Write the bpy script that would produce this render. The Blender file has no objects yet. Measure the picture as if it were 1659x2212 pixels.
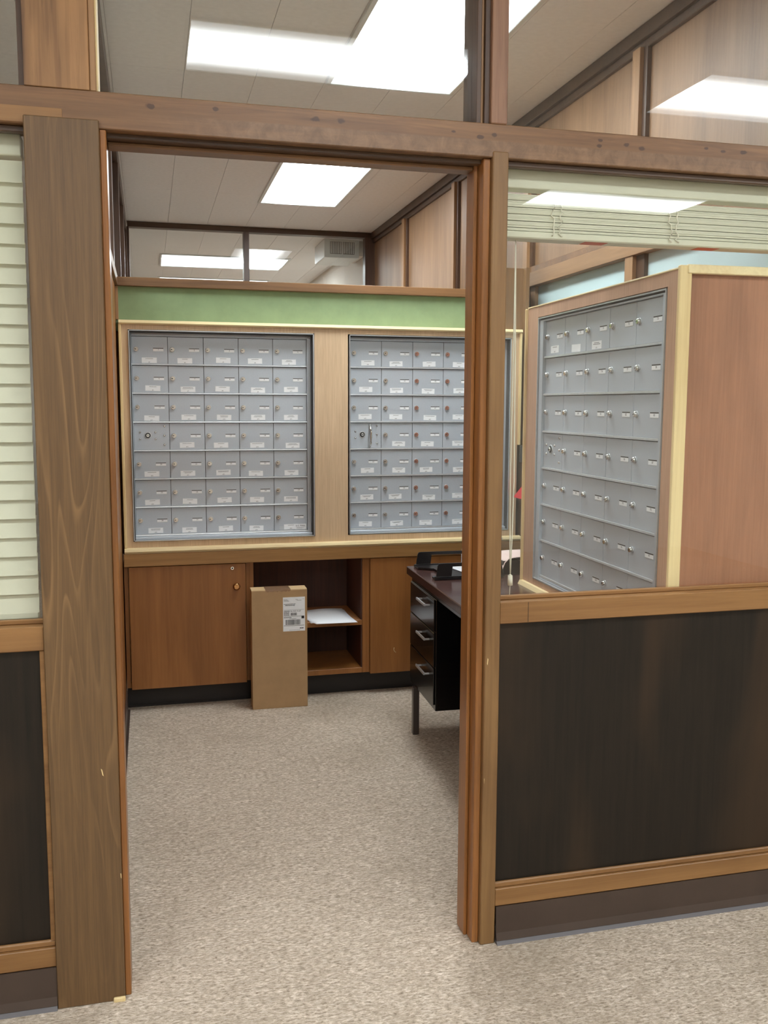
import bpy, bmesh, math, random
from mathutils import Vector, Matrix

# ------------------------------------------------------------------ camera, light, exposure
S = bpy.context.scene
COL = S.collection
cam_d = bpy.data.cameras.new('camera')
cam = bpy.data.objects.new('camera', cam_d)
COL.objects.link(cam)
r_ = Vector((0.96951803, -0.24499327, 0.00361675)); u_ = Vector((0.02480128, 0.11281057, 0.99330694)); f_ = Vector((0.24376152, 0.96293929, -0.11544803))
cam.matrix_world = Matrix(((r_.x, u_.x, -f_.x, 0.0), (r_.y, u_.y, -f_.y, -2.21522), (r_.z, u_.z, -f_.z, 1.45), (0, 0, 0, 1)))
cam_d.sensor_fit = 'HORIZONTAL'; cam_d.sensor_width = 36.0
cam_d.lens = 2000.0 / 1659.0 * 36.0
cam_d.clip_start = 0.02; cam_d.clip_end = 60
S.camera = cam

S.view_settings.view_transform = 'Standard'
S.view_settings.look = 'None'
S.view_settings.gamma = 1.0
S.view_settings.exposure = 0.0
S.view_settings.use_curve_mapping = False
W = bpy.data.worlds.new('world'); S.world = W; W.use_nodes = True
W.node_tree.nodes['Background'].inputs['Color'].default_value = (0.75, 0.8, 0.85, 1)
W.node_tree.nodes['Background'].inputs['Strength'].default_value = 0.15
LAMP = 18.5            # radiance of the fluorescent troffer lenses
random.seed(4)

# ------------------------------------------------------------------ materials
def lin(c):
    return tuple(((v / 255) / 12.92 if v / 255 <= 0.04045 else ((v / 255 + 0.055) / 1.055) ** 2.4) for v in c) + (1.0,)

class NT:
    def __init__(self, name):
        self.m = bpy.data.materials.new(name); self.m.use_nodes = True
        self.n = self.m.node_tree.nodes; self.l = self.m.node_tree.links
        self.b = self.n['Principled BSDF']
    def add(self, t, **kw):
        n = self.n.new(t)
        for k, v in kw.items():
            if k in n.inputs.keys() and not hasattr(n, k): n.inputs[k].default_value = v
            else:
                try: setattr(n, k, v)
                except Exception: n.inputs[k].default_value = v
        return n
    def link(self, a, b): self.l.new(a, b)
    def coords(self, scale, rot=(0, 0, 0), loc=(0, 0, 0)):
        tc = self.n.new('ShaderNodeTexCoord'); mp = self.n.new('ShaderNodeMapping')
        mp.inputs['Scale'].default_value = scale; mp.inputs['Rotation'].default_value = rot; mp.inputs['Location'].default_value = loc
        self.link(tc.outputs['Object'], mp.inputs['Vector']); return mp.outputs['Vector']
    def noise(self, vec, scale=1.0, detail=4, rough=0.6, dist=0.0):
        n = self.n.new('ShaderNodeTexNoise'); n.inputs['Scale'].default_value = scale; n.inputs['Detail'].default_value = detail
        n.inputs['Roughness'].default_value = rough; n.inputs['Distortion'].default_value = dist
        self.link(vec, n.inputs['Vector']); return n.outputs['Fac']
    def ramp(self, fac, stops):
        r = self.n.new('ShaderNodeValToRGB'); e = r.color_ramp.elements
        while len(e) < len(stops): e.new(0.5)
        for i, (p, c) in enumerate(stops): e[i].position = p; e[i].color = c
        self.link(fac, r.inputs['Fac']); return r.outputs['Color']
    def mix(self, fac, a, b, mode='MIX'):
        m = self.n.new('ShaderNodeMix'); m.data_type = 'RGBA'; m.blend_type = mode
        if isinstance(fac, (int, float)): m.inputs[0].default_value = fac
        else: self.link(fac, m.inputs[0])
        for i, v in ((6, a), (7, b)):
            if isinstance(v, tuple): m.inputs[i].default_value = v
            else: self.link(v, m.inputs[i])
        return m.outputs[2]
    def bump(self, h, strength=0.2, dist=0.002):
        b = self.n.new('ShaderNodeBump'); b.inputs['Strength'].default_value = strength; b.inputs['Distance'].default_value = dist
        self.link(h, b.inputs['Height']); self.link(b.outputs['Normal'], self.b.inputs['Normal'])
    def col(self, c):
        if isinstance(c, tuple): self.b.inputs['Base Color'].default_value = c
        else: self.link(c, self.b.inputs['Base Color'])

def g4(v): return (v, v, v, 1)

def wood(name, base, dark, axis='z', grain=45.0, rough=0.45, contrast=0.5, blotch=0.35, coat=0.0, light=None):
    """fine grain stretched along one axis, with wide soft blotches"""
    t = NT(name)
    k = {'x': 0, 'y': 1, 'z': 2}[axis]
    s = [1.0, 1.0, 1.0]; s[k] = 0.035
    v = t.coords(tuple(x * grain for x in s))
    n1 = t.noise(v, 3.0, 6, 0.65, 0.4)
    s2 = [1.0, 1.0, 1.0]; s2[k] = 0.12
    v2 = t.coords(tuple(x * 6 for x in s2))
    n2 = t.noise(v2, 1.2, 4, 0.55, 0.8)
    b, d = lin(base), lin(dark)
    c1 = t.ramp(n1, [(0.5 - 0.5 * (1.05 - contrast) * 0.5, d), (0.5 + 0.5 * (1.05 - contrast) * 0.5, b)])
    lt = lin(light) if light else tuple(min(1, x * 1.25) for x in b[:3]) + (1,)
    c2 = t.ramp(n2, [(0.35, d), (0.65, lt)])
    c = t.mix(blotch, c1, c2)
    t.col(c); t.b.inputs['Roughness'].default_value = rough
    if coat: t.b.inputs['Coat Weight'].default_value = coat; t.b.inputs['Coat Roughness'].default_value = 0.15
    t.bump(n1, 0.12, 0.001)
    return t.m

def cathedral(name, base, line, dark, rough=0.4):
    """veneer with pale flame figure running up the board"""
    t = NT(name)
    v = t.coords((9.0, 9.0, 0.75), loc=(0.55, 0, 0.2))
    nn = t.noise(t.coords((3, 3, 1.1)), 1.3, 3, 0.5)
    w = t.n.new('ShaderNodeTexNoise'); w.inputs['Scale'].default_value = 1.0; w.inputs['Detail'].default_value = 1.2; w.inputs['Distortion'].default_value = 0.55
    t.link(v, w.inputs['Vector'])
    m = t.n.new('ShaderNodeMath'); m.operation = 'MULTIPLY'; m.inputs[1].default_value = 15.0; t.link(w.outputs['Fac'], m.inputs[0])
    fr = t.n.new('ShaderNodeMath'); fr.operation = 'FRACT'; t.link(m.outputs[0], fr.inputs[0])
    pal = t.ramp(fr.outputs[0], [(0.0, g4(0)), (0.72, g4(0.15)), (0.93, g4(1)), (1.0, g4(0.1))])
    fine = t.noise(t.coords((130, 130, 4)), 1.0, 5, 0.7)
    c0 = t.ramp(fine, [(0.35, lin(dark)), (0.65, lin(base))])
    msk = t.mix(1.0, pal, t.ramp(nn, [(0.42, g4(0.03)), (0.66, g4(0.62))]), 'MULTIPLY')
    c1 = t.mix(msk, c0, lin(line))
    t.col(c1); t.b.inputs['Roughness'].default_value = rough
    t.bump(fine, 0.08, 0.001)
    return t.m

def knotty(name, base, dark, knots, rough=0.45):
    """pine beam running along x with knots at given (x, z, size)"""
    t = NT(name)
    v = t.coords((3.2, 60, 60)); n1 = t.noise(v, 1.0, 6, 0.65, 0.6)
    n2 = t.noise(t.coords((1.5, 8, 25)), 1.0, 4, 0.6, 1.0)
    n3 = t.noise(t.coords((34, 14, 26)), 1.0, 5, 0.7, 0.6)
    c = t.ramp(n1, [(0.3, lin(dark)), (0.7, lin(base))])
    c = t.mix(t.ramp(n2, [(0.42, g4(0)), (0.7, g4(0.55))]), c, lin(tuple(int(x * 0.78) for x in base)))
    c = t.mix(t.ramp(n2, [(0.3, g4(0.4)), (0.45, g4(0))]), c, lin((166, 122, 80)))
    tc = t.n.new('ShaderNodeTexCoord'); nv = t.n.new('ShaderNodeTexNoise'); nv.inputs['Scale'].default_value = 60
    t.link(tc.outputs['Object'], nv.inputs['Vector'])
    acc = None
    for (x, z, s) in knots:
        mp = t.n.new('ShaderNodeMapping'); mp.inputs['Location'].default_value = (-x / s * 0.55, 0, -z / s); mp.inputs['Scale'].default_value = (0.55 / s, 0, 1 / s)
        t.link(tc.outputs['Object'], mp.inputs['Vector'])
        ln = t.n.new('ShaderNodeVectorMath'); ln.operation = 'LENGTH'; t.link(mp.outputs[0], ln.inputs[0])
        ad = t.n.new('ShaderNodeMath'); ad.operation = 'MULTIPLY_ADD'; t.link(nv.outputs['Fac'], ad.inputs[0]); ad.inputs[1].default_value = 0.9
        t.link(ln.outputs['Value'], ad.inputs[2])
        if acc is None: acc = ad.outputs[0]
        else:
            mn = t.n.new('ShaderNodeMath'); mn.operation = 'MINIMUM'; t.link(acc, mn.inputs[0]); t.link(ad.outputs[0], mn.inputs[1]); acc = mn.outputs[0]
    if acc is not None:
        c = t.mix(t.ramp(acc, [(0.75 / 2, g4(0.8)), (1.35 / 2, g4(0.0))]), c, lin((58, 36, 24))) if False else t.mix(t.ramp(acc, [(0.8, g4(0.8)), (1.0, g4(0.0))]), c, lin((62, 38, 28)))
    sp = t.n.new('ShaderNodeSeparateXYZ'); t.link(tc.outputs['Object'], sp.inputs[0])
    mz = t.n.new('ShaderNodeMapRange'); t.link(sp.outputs['Z'], mz.inputs[0]); mz.inputs[1].default_value = 2.093; mz.inputs[2].default_value = 2.089
    mx2 = t.n.new('ShaderNodeMapRange'); t.link(sp.outputs['X'], mx2.inputs[0]); mx2.inputs[1].default_value = 0.0; mx2.inputs[2].default_value = 0.25
    mm = t.n.new('ShaderNodeMath'); mm.operation = 'MULTIPLY'; t.link(mz.outputs[0], mm.inputs[0]); t.link(mx2.outputs[0], mm.inputs[1])
    m3 = t.n.new('ShaderNodeMath'); m3.operation = 'MULTIPLY'; t.link(mm.outputs[0], m3.inputs[0]); m3.inputs[1].default_value = 0.6
    patch = t.ramp(n3, [(0.35, lin((104, 80, 60))), (0.65, lin((142, 111, 84)))])
    c = t.mix(m3.outputs[0], c, patch)
    t.col(c); t.b.inputs['Roughness'].default_value = rough; t.bump(n1, 0.15, 0.001)
    return t.m

def plain(name, c, rough=0.5, metal=0.0, nscale=0, namp=0.06, bump=0.0, coat=0.0, spec=0.5):
    t = NT(name); t.b.inputs['Roughness'].default_value = rough; t.b.inputs['Metallic'].default_value = metal
    t.b.inputs['Coat Weight'].default_value = coat
    t.b.inputs['Specular IOR Level'].default_value = spec
    b = lin(c)
    if nscale:
        n = t.noise(t.coords((nscale,) * 3), 1.0, 5, 0.65)
        lo = tuple(x * (1 - namp) for x in b[:3]) + (1,); hi = tuple(min(1, x * (1 + namp)) for x in b[:3]) + (1,)
        t.col(t.ramp(n, [(0.35, lo), (0.65, hi)]))
        if bump: t.bump(n, bump, 0.001)
    else:
        t.col(b)
    return t.m

def glass_mat():
    t = NT('window_glass'); n = t.n; l = t.l
    n.remove(t.b)
    out = [x for x in n if x.type == 'OUTPUT_MATERIAL'][0]
    tr = n.new('ShaderNodeBsdfTransparent'); tr.inputs['Color'].default_value = (0.985, 0.995, 0.99, 1)
    gl = n.new('ShaderNodeBsdfGlossy'); gl.inputs['Roughness'].default_value = 0.0; gl.inputs['Color'].default_value = (1, 1, 1, 1)
    # slightly wavy old float glass
    ns = t.noise(t.coords((1.3, 1.3, 1.3)), 1.0, 1, 0.4)
    bp = n.new('ShaderNodeBump'); bp.inputs['Strength'].default_value = 0.18; bp.inputs['Distance'].default_value = 0.01
    l.new(ns, bp.inputs['Height']); l.new(bp.outputs['Normal'], gl.inputs['Normal'])
    ge = n.new('ShaderNodeNewGeometry')
    dt = n.new('ShaderNodeVectorMath'); dt.operation = 'DOT_PRODUCT'; l.new(ge.outputs['Normal'], dt.inputs[0]); l.new(ge.outputs['Incoming'], dt.inputs[1])
    ab = n.new('ShaderNodeMath'); ab.operation = 'ABSOLUTE'; l.new(dt.outputs['Value'], ab.inputs[0])
    su = n.new('ShaderNodeMath'); su.operation = 'SUBTRACT'; su.inputs[0].default_value = 1.0; l.new(ab.outputs[0], su.inputs[1])
    pw = n.new('ShaderNodeMath'); pw.operation = 'POWER'; l.new(su.outputs[0], pw.inputs[0]); pw.inputs[1].default_value = 5.0
    ma = n.new('ShaderNodeMath'); ma.operation = 'MULTIPLY_ADD'; l.new(pw.outputs[0], ma.inputs[0]); ma.inputs[1].default_value = 0.955; ma.inputs[2].default_value = 0.045
    mx = n.new('ShaderNodeMixShader'); l.new(ma.outputs[0], mx.inputs[0]); l.new(tr.outputs[0], mx.inputs[1]); l.new(gl.outputs[0], mx.inputs[2])
    l.new(mx.outputs[0], out.inputs['Surface'])
    return t.m

def lamp_mat(axis, half):
    """prismatic lens over tubes: brightest along its middle, dimmer towards the long edges"""
    t = NT('lamp_lens_' + axis)
    t.col((0.9, 0.9, 0.9, 1)); t.b.inputs['Emission Color'].default_value = (0.91, 0.975, 1.0, 1)
    tc = t.n.new('ShaderNodeTexCoord'); sp = t.n.new('ShaderNodeSeparateXYZ'); t.link(tc.outputs['Object'], sp.inputs[0])
    ab = t.n.new('ShaderNodeMath'); ab.operation = 'ABSOLUTE'; t.link(sp.outputs['XY'.index(axis)], ab.inputs[0])
    dv = t.n.new('ShaderNodeMath'); dv.operation = 'DIVIDE'; t.link(ab.outputs[0], dv.inputs[0]); dv.inputs[1].default_value = half
    mr = t.n.new('ShaderNodeMapRange'); mr.interpolation_type = 'SMOOTHSTEP'; t.link(dv.outputs[0], mr.inputs[0])
    mr.inputs[1].default_value = 0.05; mr.inputs[2].default_value = 0.88; mr.inputs[3].default_value = LAMP * 1.95; mr.inputs[4].default_value = LAMP * 0.14
    t.link(mr.outputs[0], t.b.inputs['Emission Strength'])
    return t.m

def carpet_mat():
    t = NT('carpet')
    a = t.noise(t.coords((62, 150, 100)), 1.0, 3, 0.75, 0.4)
    b = t.noise(t.coords((15, 38, 38)), 1.0, 4, 0.7, 0.2)
    w = t.noise(t.coords((1.6, 1.6, 1)), 1.0, 3, 0.55, 0.6)
    c = t.ramp(a, [(0.30, lin((132, 116, 99))), (0.5, lin((203, 187, 168))), (0.68, lin((240, 228, 216)))])
    c = t.mix(t.ramp(b, [(0.4, g4(0.0)), (0.72, g4(0.6))]), c, lin((160, 144, 126)))
    c = t.mix(t.ramp(w, [(0.5, g4(0.0)), (0.78, g4(0.45))]), c, lin((146, 132, 114)))
    t.col(c); t.b.inputs['Roughness'].default_value = 0.95; t.b.inputs['Specular IOR Level'].default_value = 0.1
    t.bump(a, 0.7, 0.006)
    return t.m

def charcoal_mat():
    t = NT('dark_stained_panel')
    a = t.noise(t.coords((60, 60, 2.5)), 1.0, 5, 0.65)
    b = t.noise(t.coords((5, 5, 1.1)), 1.0, 3, 0.5, 0.5)
    c = t.ramp(a, [(0.3, lin((25, 21, 17))), (0.7, lin((40, 32, 25)))])
    c = t.mix(t.ramp(b, [(0.45, g4(0.0)), (0.72, g4(0.75))]), c, lin((62, 46, 32)))
    t.col(c); t.b.inputs['Roughness'].default_value = 0.45; t.b.inputs['Specular IOR Level'].default_value = 0.3
    return t.m

M = dict(
    post=cathedral('post_veneer', (113, 85, 54), (152, 117, 78), (94, 70, 45)),
    post_r=wood('golden_post_wood', (140, 106, 66), (112, 80, 47), 'z', 30, 0.45, 0.45, 0.5),
    ply=wood('orange_plywood', (160, 118, 76), (98, 68, 44), 'z', 16, 0.5, 0.9, 0.75),
    jamb=wood('orange_jamb_wood', (158, 104, 56), (120, 76, 38), 'z', 34, 0.32, 0.5, 0.4),
    dark=wood('dark_brown_trim', (88, 66, 48), (62, 43, 32), 'x', 30, 0.4, 0.4, 0.4),
    darkz=wood('dark_brown_upright', (92, 66, 48), (62, 43, 32), 'z', 30, 0.4, 0.4, 0.4),
    beam=knotty('knotty_pine_beam', (142, 103, 68), (104, 71, 46),
                [(0.165, 2.113, 0.010), (0.395, 2.108, 0.012), (0.452, 2.109, 0.013), (0.02, 2.108, 0.011), (0.73, 2.105, 0.006), (0.80, 2.098, 0.010), (0.836, 2.104, 0.009),
                 (1.115, 2.098, 0.010), (1.12, 2.112, 0.008), (1.19, 2.106, 0.010), (1.235, 2.099, 0.012), (1.42, 2.113, 0.008), (1.47, 2.108, 0.008), (1.53, 2.11, 0.01)]),
    knot=wood('redbrown_post_wood', (162, 120, 92), (122, 86, 64), 'z', 26, 0.45, 0.5, 0.5),
    rail=wood('rail_wood', (153, 112, 68), (122, 85, 48), 'x', 26, 0.42, 0.45, 0.5),
    board=wood('brown_ledge_wood', (132, 95, 60), (92, 64, 40), 'x', 26, 0.42, 0.45, 0.5),
    cab=wood('cabinet_veneer', (156, 103, 54), (130, 82, 40), 'z', 24, 0.4, 0.35, 0.5),
    apron=wood('apron_wood', (166, 124, 74), (130, 92, 50), 'x', 26, 0.42, 0.4, 0.5),
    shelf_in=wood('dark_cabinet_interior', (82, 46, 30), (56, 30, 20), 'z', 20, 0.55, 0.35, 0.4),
    face=wood('pale_veneer', (216, 188, 154), (196, 166, 132), 'z', 60, 0.5, 0.5, 0.3),
    face2=wood('pinkish_veneer', (206, 166, 138), (184, 144, 116), 'z', 60, 0.5, 0.5, 0.3),
    redp=wood('reddish_plywood', (170, 117, 86), (146, 97, 68), 'z', 40, 0.45, 0.5, 0.5),
    pine=wood('raw_pine', (244, 222, 176), (224, 196, 146), 'x', 30, 0.5, 0.4, 0.4),
    pinez=wood('raw_pine_upright', (236, 212, 160), (216, 186, 132), 'z', 30, 0.5, 0.4, 0.4),
    panel=wood('plywood_wall_panel', (146, 113, 82), (120, 89, 62), 'z', 32, 0.5, 0.55, 0.5),
    stud=wood('stud_light_wood', (162, 124, 86), (134, 98, 64), 'z', 26, 0.5, 0.4, 0.4),
    cornerw=wood('corner_wood', (130, 99, 66), (104, 76, 48), 'z', 26, 0.5, 0.4, 0.4),
    studx=wood('beam_light_wood', (152, 116, 80), (124, 90, 58), 'y', 26, 0.5, 0.4, 0.4),
    char=charcoal_mat(),
    base=plain('brown_vinyl_base', (70, 56, 48), 0.45, nscale=8, namp=0.08),
    base_lip=plain('grey_base_lip', (92, 87, 90), 0.5),
    toe=plain('black_toe_kick', (36, 31, 29), 0.5, nscale=6),
    green=plain('green_painted_plaster', (134, 155, 115), 0.75, nscale=14, namp=0.05, bump=0.6),
    blue=plain('pale_blue_paint', (186, 208, 210), 0.7, nscale=3, namp=0.03),
    ceil=plain('ceiling_board', (238, 237, 236), 0.8, nscale=40, namp=0.03, bump=0.1),
    ceil_gap=plain('ceiling_joint', (190, 187, 182), 0.9),
    wallp=plain('offwhite_paint', (222, 217, 208), 0.8, nscale=3, namp=0.03),
    carpet=carpet_mat(),
    alu=plain('grey_mailbox_enamel', (192, 199, 207), 0.42, 0.15, nscale=220, namp=0.03),
    alu_edge=plain('brushed_aluminium', (204, 206, 208), 0.35, 0.6, nscale=60, namp=0.05),
    alu_dark=plain('dark_reveal', (70, 70, 70), 0.6, 0.3),
    chrome=plain('chrome', (220, 218, 214), 0.12, 1.0),
    lockm=plain('lock_nickel', (208, 202, 194), 0.22, 0.75),
    copper_tint=plain('lock_copper_tint', (206, 162, 146), 0.25, 0.65),  # copper-tinted lock colour for some columns
    key=plain('keyhole_black', (14, 13, 12), 0.5),
    card=plain('white_card', (246, 248, 250), 0.45, nscale=30, namp=0.02),
    tape=plain('clear_tape', (206, 212, 216), 0.12),
    ink=plain('print_ink', (44, 44, 48), 0.6),
    inkg=plain('faded_print', (128, 128, 132), 0.6),
    cream=plain('cream_blind', (216, 213, 190), 0.5, nscale=4, namp=0.02),
    cord=plain('white_cord', (232, 226, 206), 0.6),
    red=plain('red_plastic', (196, 40, 52), 0.4),
    orange=plain('orange_sticker', (206, 92, 48), 0.5),
    desk=wood('walnut_laminate', (80, 55, 50), (62, 41, 38), 'y', 26, 0.2, 0.35, 0.4),
    deske=wood('walnut_edge', (84, 60, 50), (66, 46, 38), 'y', 26, 0.35, 0.35, 0.4),
    black=plain('black_steel', (11, 10, 11), 0.24, 0.0, nscale=30, namp=0.1, coat=0.3),
    blackp=plain('black_plastic', (26, 23, 24), 0.3, nscale=40, namp=0.1),
    steel=plain('grey_steel_leg', (112, 106, 104), 0.3, 0.8),
    cardb=plain('cardboard', (178, 144, 104), 0.75, nscale=12, namp=0.05, bump=0.1),
    cardt=plain('cardboard_flap', (206, 176, 132), 0.7, nscale=12, namp=0.04),
    ptape=plain('packing_tape', (158, 124, 96), 0.1, coat=0.5),
    brass=plain('worn_brass', (200, 150, 100), 0.2, 0.9),
    pull=plain('satin_pull', (196, 196, 198), 0.38, 0.5),
    paper=plain('paper_white', (228, 230, 234), 0.6),
    pink=plain('pink_paper', (236, 212, 204), 0.6),
    grey=plain('dark_grey_plate', (78, 74, 68), 0.5),
    white=plain('white_enamel', (222, 226, 224), 0.4),
    lampx=lamp_mat('Y', 0.29), lampy=lamp_mat('X', 0.29), glass=glass_mat(),
)

# ------------------------------------------------------------------ geometry helpers
class MB:
    """collects geometry with several materials and links it as one mesh object"""
    def __init__(self): self.bm = bmesh.new(); self.mats = []
    def mi(self, m):
        if m not in self.mats: self.mats.append(m)
        return self.mats.index(m)
    def box(self, x0, x1, y0, y1, z0, z1, m, bev=0.0):
        k = self.mi(m)
        vs = [self.bm.verts.new(p) for p in ((x0, y0, z0), (x1, y0, z0), (x1, y1, z0), (x0, y1, z0), (x0, y0, z1), (x1, y0, z1), (x1, y1, z1), (x0, y1, z1))]
        fs = [self.bm.faces.new([vs[i] for i in q]) for q in ((0, 3, 2, 1), (4, 5, 6, 7), (0, 1, 5, 4), (1, 2, 6, 5), (2, 3, 7, 6), (3, 0, 4, 7))]
        for f in fs: f.material_index = k
        if bev > 0:
            es = list({e for f in fs for e in f.edges})
            r = bmesh.ops.bevel(self.bm, geom=es, offset=bev, segments=1 if bev < 0.004 else 2, affect='EDGES', profile=0.6)
            for f in r['faces']: f.material_index = k
        return self
    def prism(self, pts, lo, hi, axis, m):
        """extrude a closed 2D outline along an axis; pts in the two other axes' order"""
        k = self.mi(m)
        def P(a, b, c):
            return {'x': (c, a, b), 'y': (a, c, b), 'z': (a, b, c)}[axis]
        A = [self.bm.verts.new(P(a, b, lo)) for a, b in pts]; B = [self.bm.verts.new(P(a, b, hi)) for a, b in pts]
        fs = [self.bm.faces.new(A[::-1]), self.bm.faces.new(B)]
        n = len(pts)
        for i in range(n): fs.append(self.bm.faces.new((A[i], A[(i + 1) % n], B[(i + 1) % n], B[i])))
        for f in fs: f.material_index = k
        bmesh.ops.recalc_face_normals(self.bm, faces=fs)
        return self
    def cyl(self, c, r, h, axis, m, seg=16, r2=None):
        k = self.mi(m); r2 = r if r2 is None else r2
        a, b = {'x': (1, 2), 'y': (0, 2), 'z': (0, 1)}[axis]; ax = 'xyz'.index(axis)
        A, B = [], []
        for i in range(seg):
            t = 2 * math.pi * i / seg
            p = [0, 0, 0]; q = [0, 0, 0]
            p[a] = c[a] + r * math.cos(t); p[b] = c[b] + r * math.sin(t); p[ax] = c[ax]
            q[a] = c[a] + r2 * math.cos(t); q[b] = c[b] + r2 * math.sin(t); q[ax] = c[ax] + h
            A.append(self.bm.verts.new(p)); B.append(self.bm.verts.new(q))
        fs = [self.bm.faces.new(A), self.bm.faces.new(B[::-1])]
        for i in range(seg): fs.append(self.bm.faces.new((A[i], B[i], B[(i + 1) % seg], A[(i + 1) % seg])))
        for f in fs: f.material_index = k
        for f in fs[2:]: f.smooth = True
        bmesh.ops.recalc_face_normals(self.bm, faces=fs)
        return self
    def tube(self, pts, r, m, seg=8):
        k = self.mi(m); pts = [Vector(p) for p in pts]; rings = []
        for i, p in enumerate(pts):
            d = (pts[min(i + 1, len(pts) - 1)] - pts[max(i - 1, 0)]).normalized()
            ref = Vector((0, 0, 1)) if abs(d.z) < 0.9 else Vector((1, 0, 0))
            s = d.cross(ref).normalized(); t = d.cross(s)
            rings.append([self.bm.verts.new(p + r * (math.cos(2 * math.pi * j / seg) * s + math.sin(2 * math.pi * j / seg) * t)) for j in range(seg)])
        fs = [self.bm.faces.new(rings[0]), self.bm.faces.new(rings[-1][::-1])]
        for a, b in zip(rings, rings[1:]):
            for j in range(seg):
                f = self.bm.faces.new((a[j], b[j], b[(j + 1) % seg], a[(j + 1) % seg])); f.smooth = True; fs.append(f)
        for f in fs: f.material_index = k
        bmesh.ops.recalc_face_normals(self.bm, faces=fs)
        return self
    def sheet(self, grid, th, m):
        """thin curved sheet from a grid of points, given thickness downwards"""
        k = self.mi(m); n = len(grid); w = len(grid[0]); T = [[self.bm.verts.new(p) for p in row] for row in grid]
        B = [[self.bm.verts.new((p[0], p[1], p[2] - th)) for p in row] for row in grid]; fs = []
        for i in range(n - 1):
            for j in range(w - 1):
                fs.append(self.bm.faces.new((T[i][j], T[i][j + 1], T[i + 1][j + 1], T[i + 1][j])))
                fs.append(self.bm.faces.new((B[i][j], B[i + 1][j], B[i + 1][j + 1], B[i][j + 1])))
        def side(a, b, c, d): fs.append(self.bm.faces.new((a, b, c, d)))
        for i in range(n - 1): side(T[i][0], T[i + 1][0], B[i + 1][0], B[i][0]); side(T[i][-1], B[i][-1], B[i + 1][-1], T[i + 1][-1])
        for j in range(w - 1): side(T[0][j], B[0][j], B[0][j + 1], T[0][j + 1]); side(T[-1][j], T[-1][j + 1], B[-1][j + 1], B[-1][j])
        for f in fs: f.material_index = k; f.smooth = True
        bmesh.ops.recalc_face_normals(self.bm, faces=fs)
        return self
    def text(self, s, size, x, z, y, m, align='CENTER', face='-y'):
        me = text_mesh(s, size, align); k = self.mi(m)
        off = len(self.bm.verts)
        vs = [self.bm.verts.new((x + v.co.x, y, z + v.co.y)) for v in me.vertices]
        for p in me.polygons:
            try:
                f = self.bm.faces.new([vs[i] for i in p.vertices]); f.material_index = k
            except ValueError: pass
        return self
    def mesh(self, name):
        me = bpy.data.meshes.new(name); self.bm.to_mesh(me); self.bm.free()
        for m in self.mats: me.materials.append(M[m])
        return me
    def build(self, name, parent=None, loc=None):
        return link(name, self.mesh(name), parent, loc)

_tc = {}
def text_mesh(s, size, align):
    key = (s, size, align)
    if key not in _tc:
        cu = bpy.data.curves.new('lettering', 'FONT'); cu.body = s; cu.size = size; cu.align_x = align; cu.align_y = 'CENTER'; cu.resolution_u = 2
        ob = bpy.data.objects.new('lettering', cu); COL.objects.link(ob)
        dg = bpy.context.evaluated_depsgraph_get()
        _tc[key] = bpy.data.meshes.new_from_object(ob.evaluated_get(dg))
        bpy.data.objects.remove(ob)
    return _tc[key]

def link(name, me, parent=None, loc=None):
    o = bpy.data.objects.new(name, me); COL.objects.link(o)
    if parent is not None: o.parent = parent
    if loc is not None: o.location = loc
    return o
def tag(o, label, cat, group=None, kind=None):
    o['label'] = label
    o['category'] = cat
    if group: o['group'] = group
    if kind: o['kind'] = kind
    return o
def thing(name, label, cat, loc=(0, 0, 0), rz=0.0, group=None, kind=None):
    o = bpy.data.objects.new(name, None); COL.objects.link(o); o.location = loc; o.rotation_euler = (0, 0, rz); o.empty_display_size = 0.1
    return tag(o, label, cat, group, kind)
def bx(name, parent, x0, x1, y0, y1, z0, z1, m, bev=0.0015):
    return MB().box(x0, x1, y0, y1, z0, z1, m, bev).build(name, parent)

CEIL = 2.95
RW = 1.97       # right wall plane
LW = -0.135     # left wall plane
YB = 5.95       # far clerestory partition

# ------------------------------------------------------------------ setting: floor, ceiling, walls
f = bx('floor', None, -4.2, 5.4, -6.2, 12.2, -0.06, 0.0, 'carpet', 0)
tag(f, 'beige and taupe flecked short pile carpet floor', 'floor', kind='structure')

ceiling = tag(bx('ceiling', None, -4.2, 5.4, -6.2, 12.2, CEIL + 0.012, CEIL + 0.08, 'ceil_gap', 0), 'off-white ceiling of narrow boards with fine joints', 'ceiling', kind='structure')
PW, PL = 0.3225, 1.22
pan = MB().box(0.0008, PW - 0.0008, 0.0008, PL - 0.0008, CEIL, CEIL + 0.012, 'ceil', 0.001).mesh('ceiling_panel')
for i in range(-3, 9):
    for j in range(0, 10):
        x0 = -0.128 + i * PW; y0 = 2.27 - 2 * PL + j * PL
        link('ceiling_panel', pan, ceiling, (x0, y0, 0))
xa, xb, ya, yb = -0.128 - 3 * PW, -0.128 + 9 * PW, 2.27 - 2 * PL, 2.27 + 8 * PL
far = MB()
far.box(-4.2, xa, -6.2, 12.2, CEIL, CEIL + 0.0119, 'ceil'); far.box(xb, 5.4, -6.2, 12.2, CEIL, CEIL + 0.0119, 'ceil')
far.box(xa, xb, -6.2, ya, CEIL, CEIL + 0.0119, 'ceil'); far.box(xa, xb, yb, 12.2, CEIL, CEIL + 0.0119, 'ceil')
far.build('ceiling_surface', ceiling)

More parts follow.
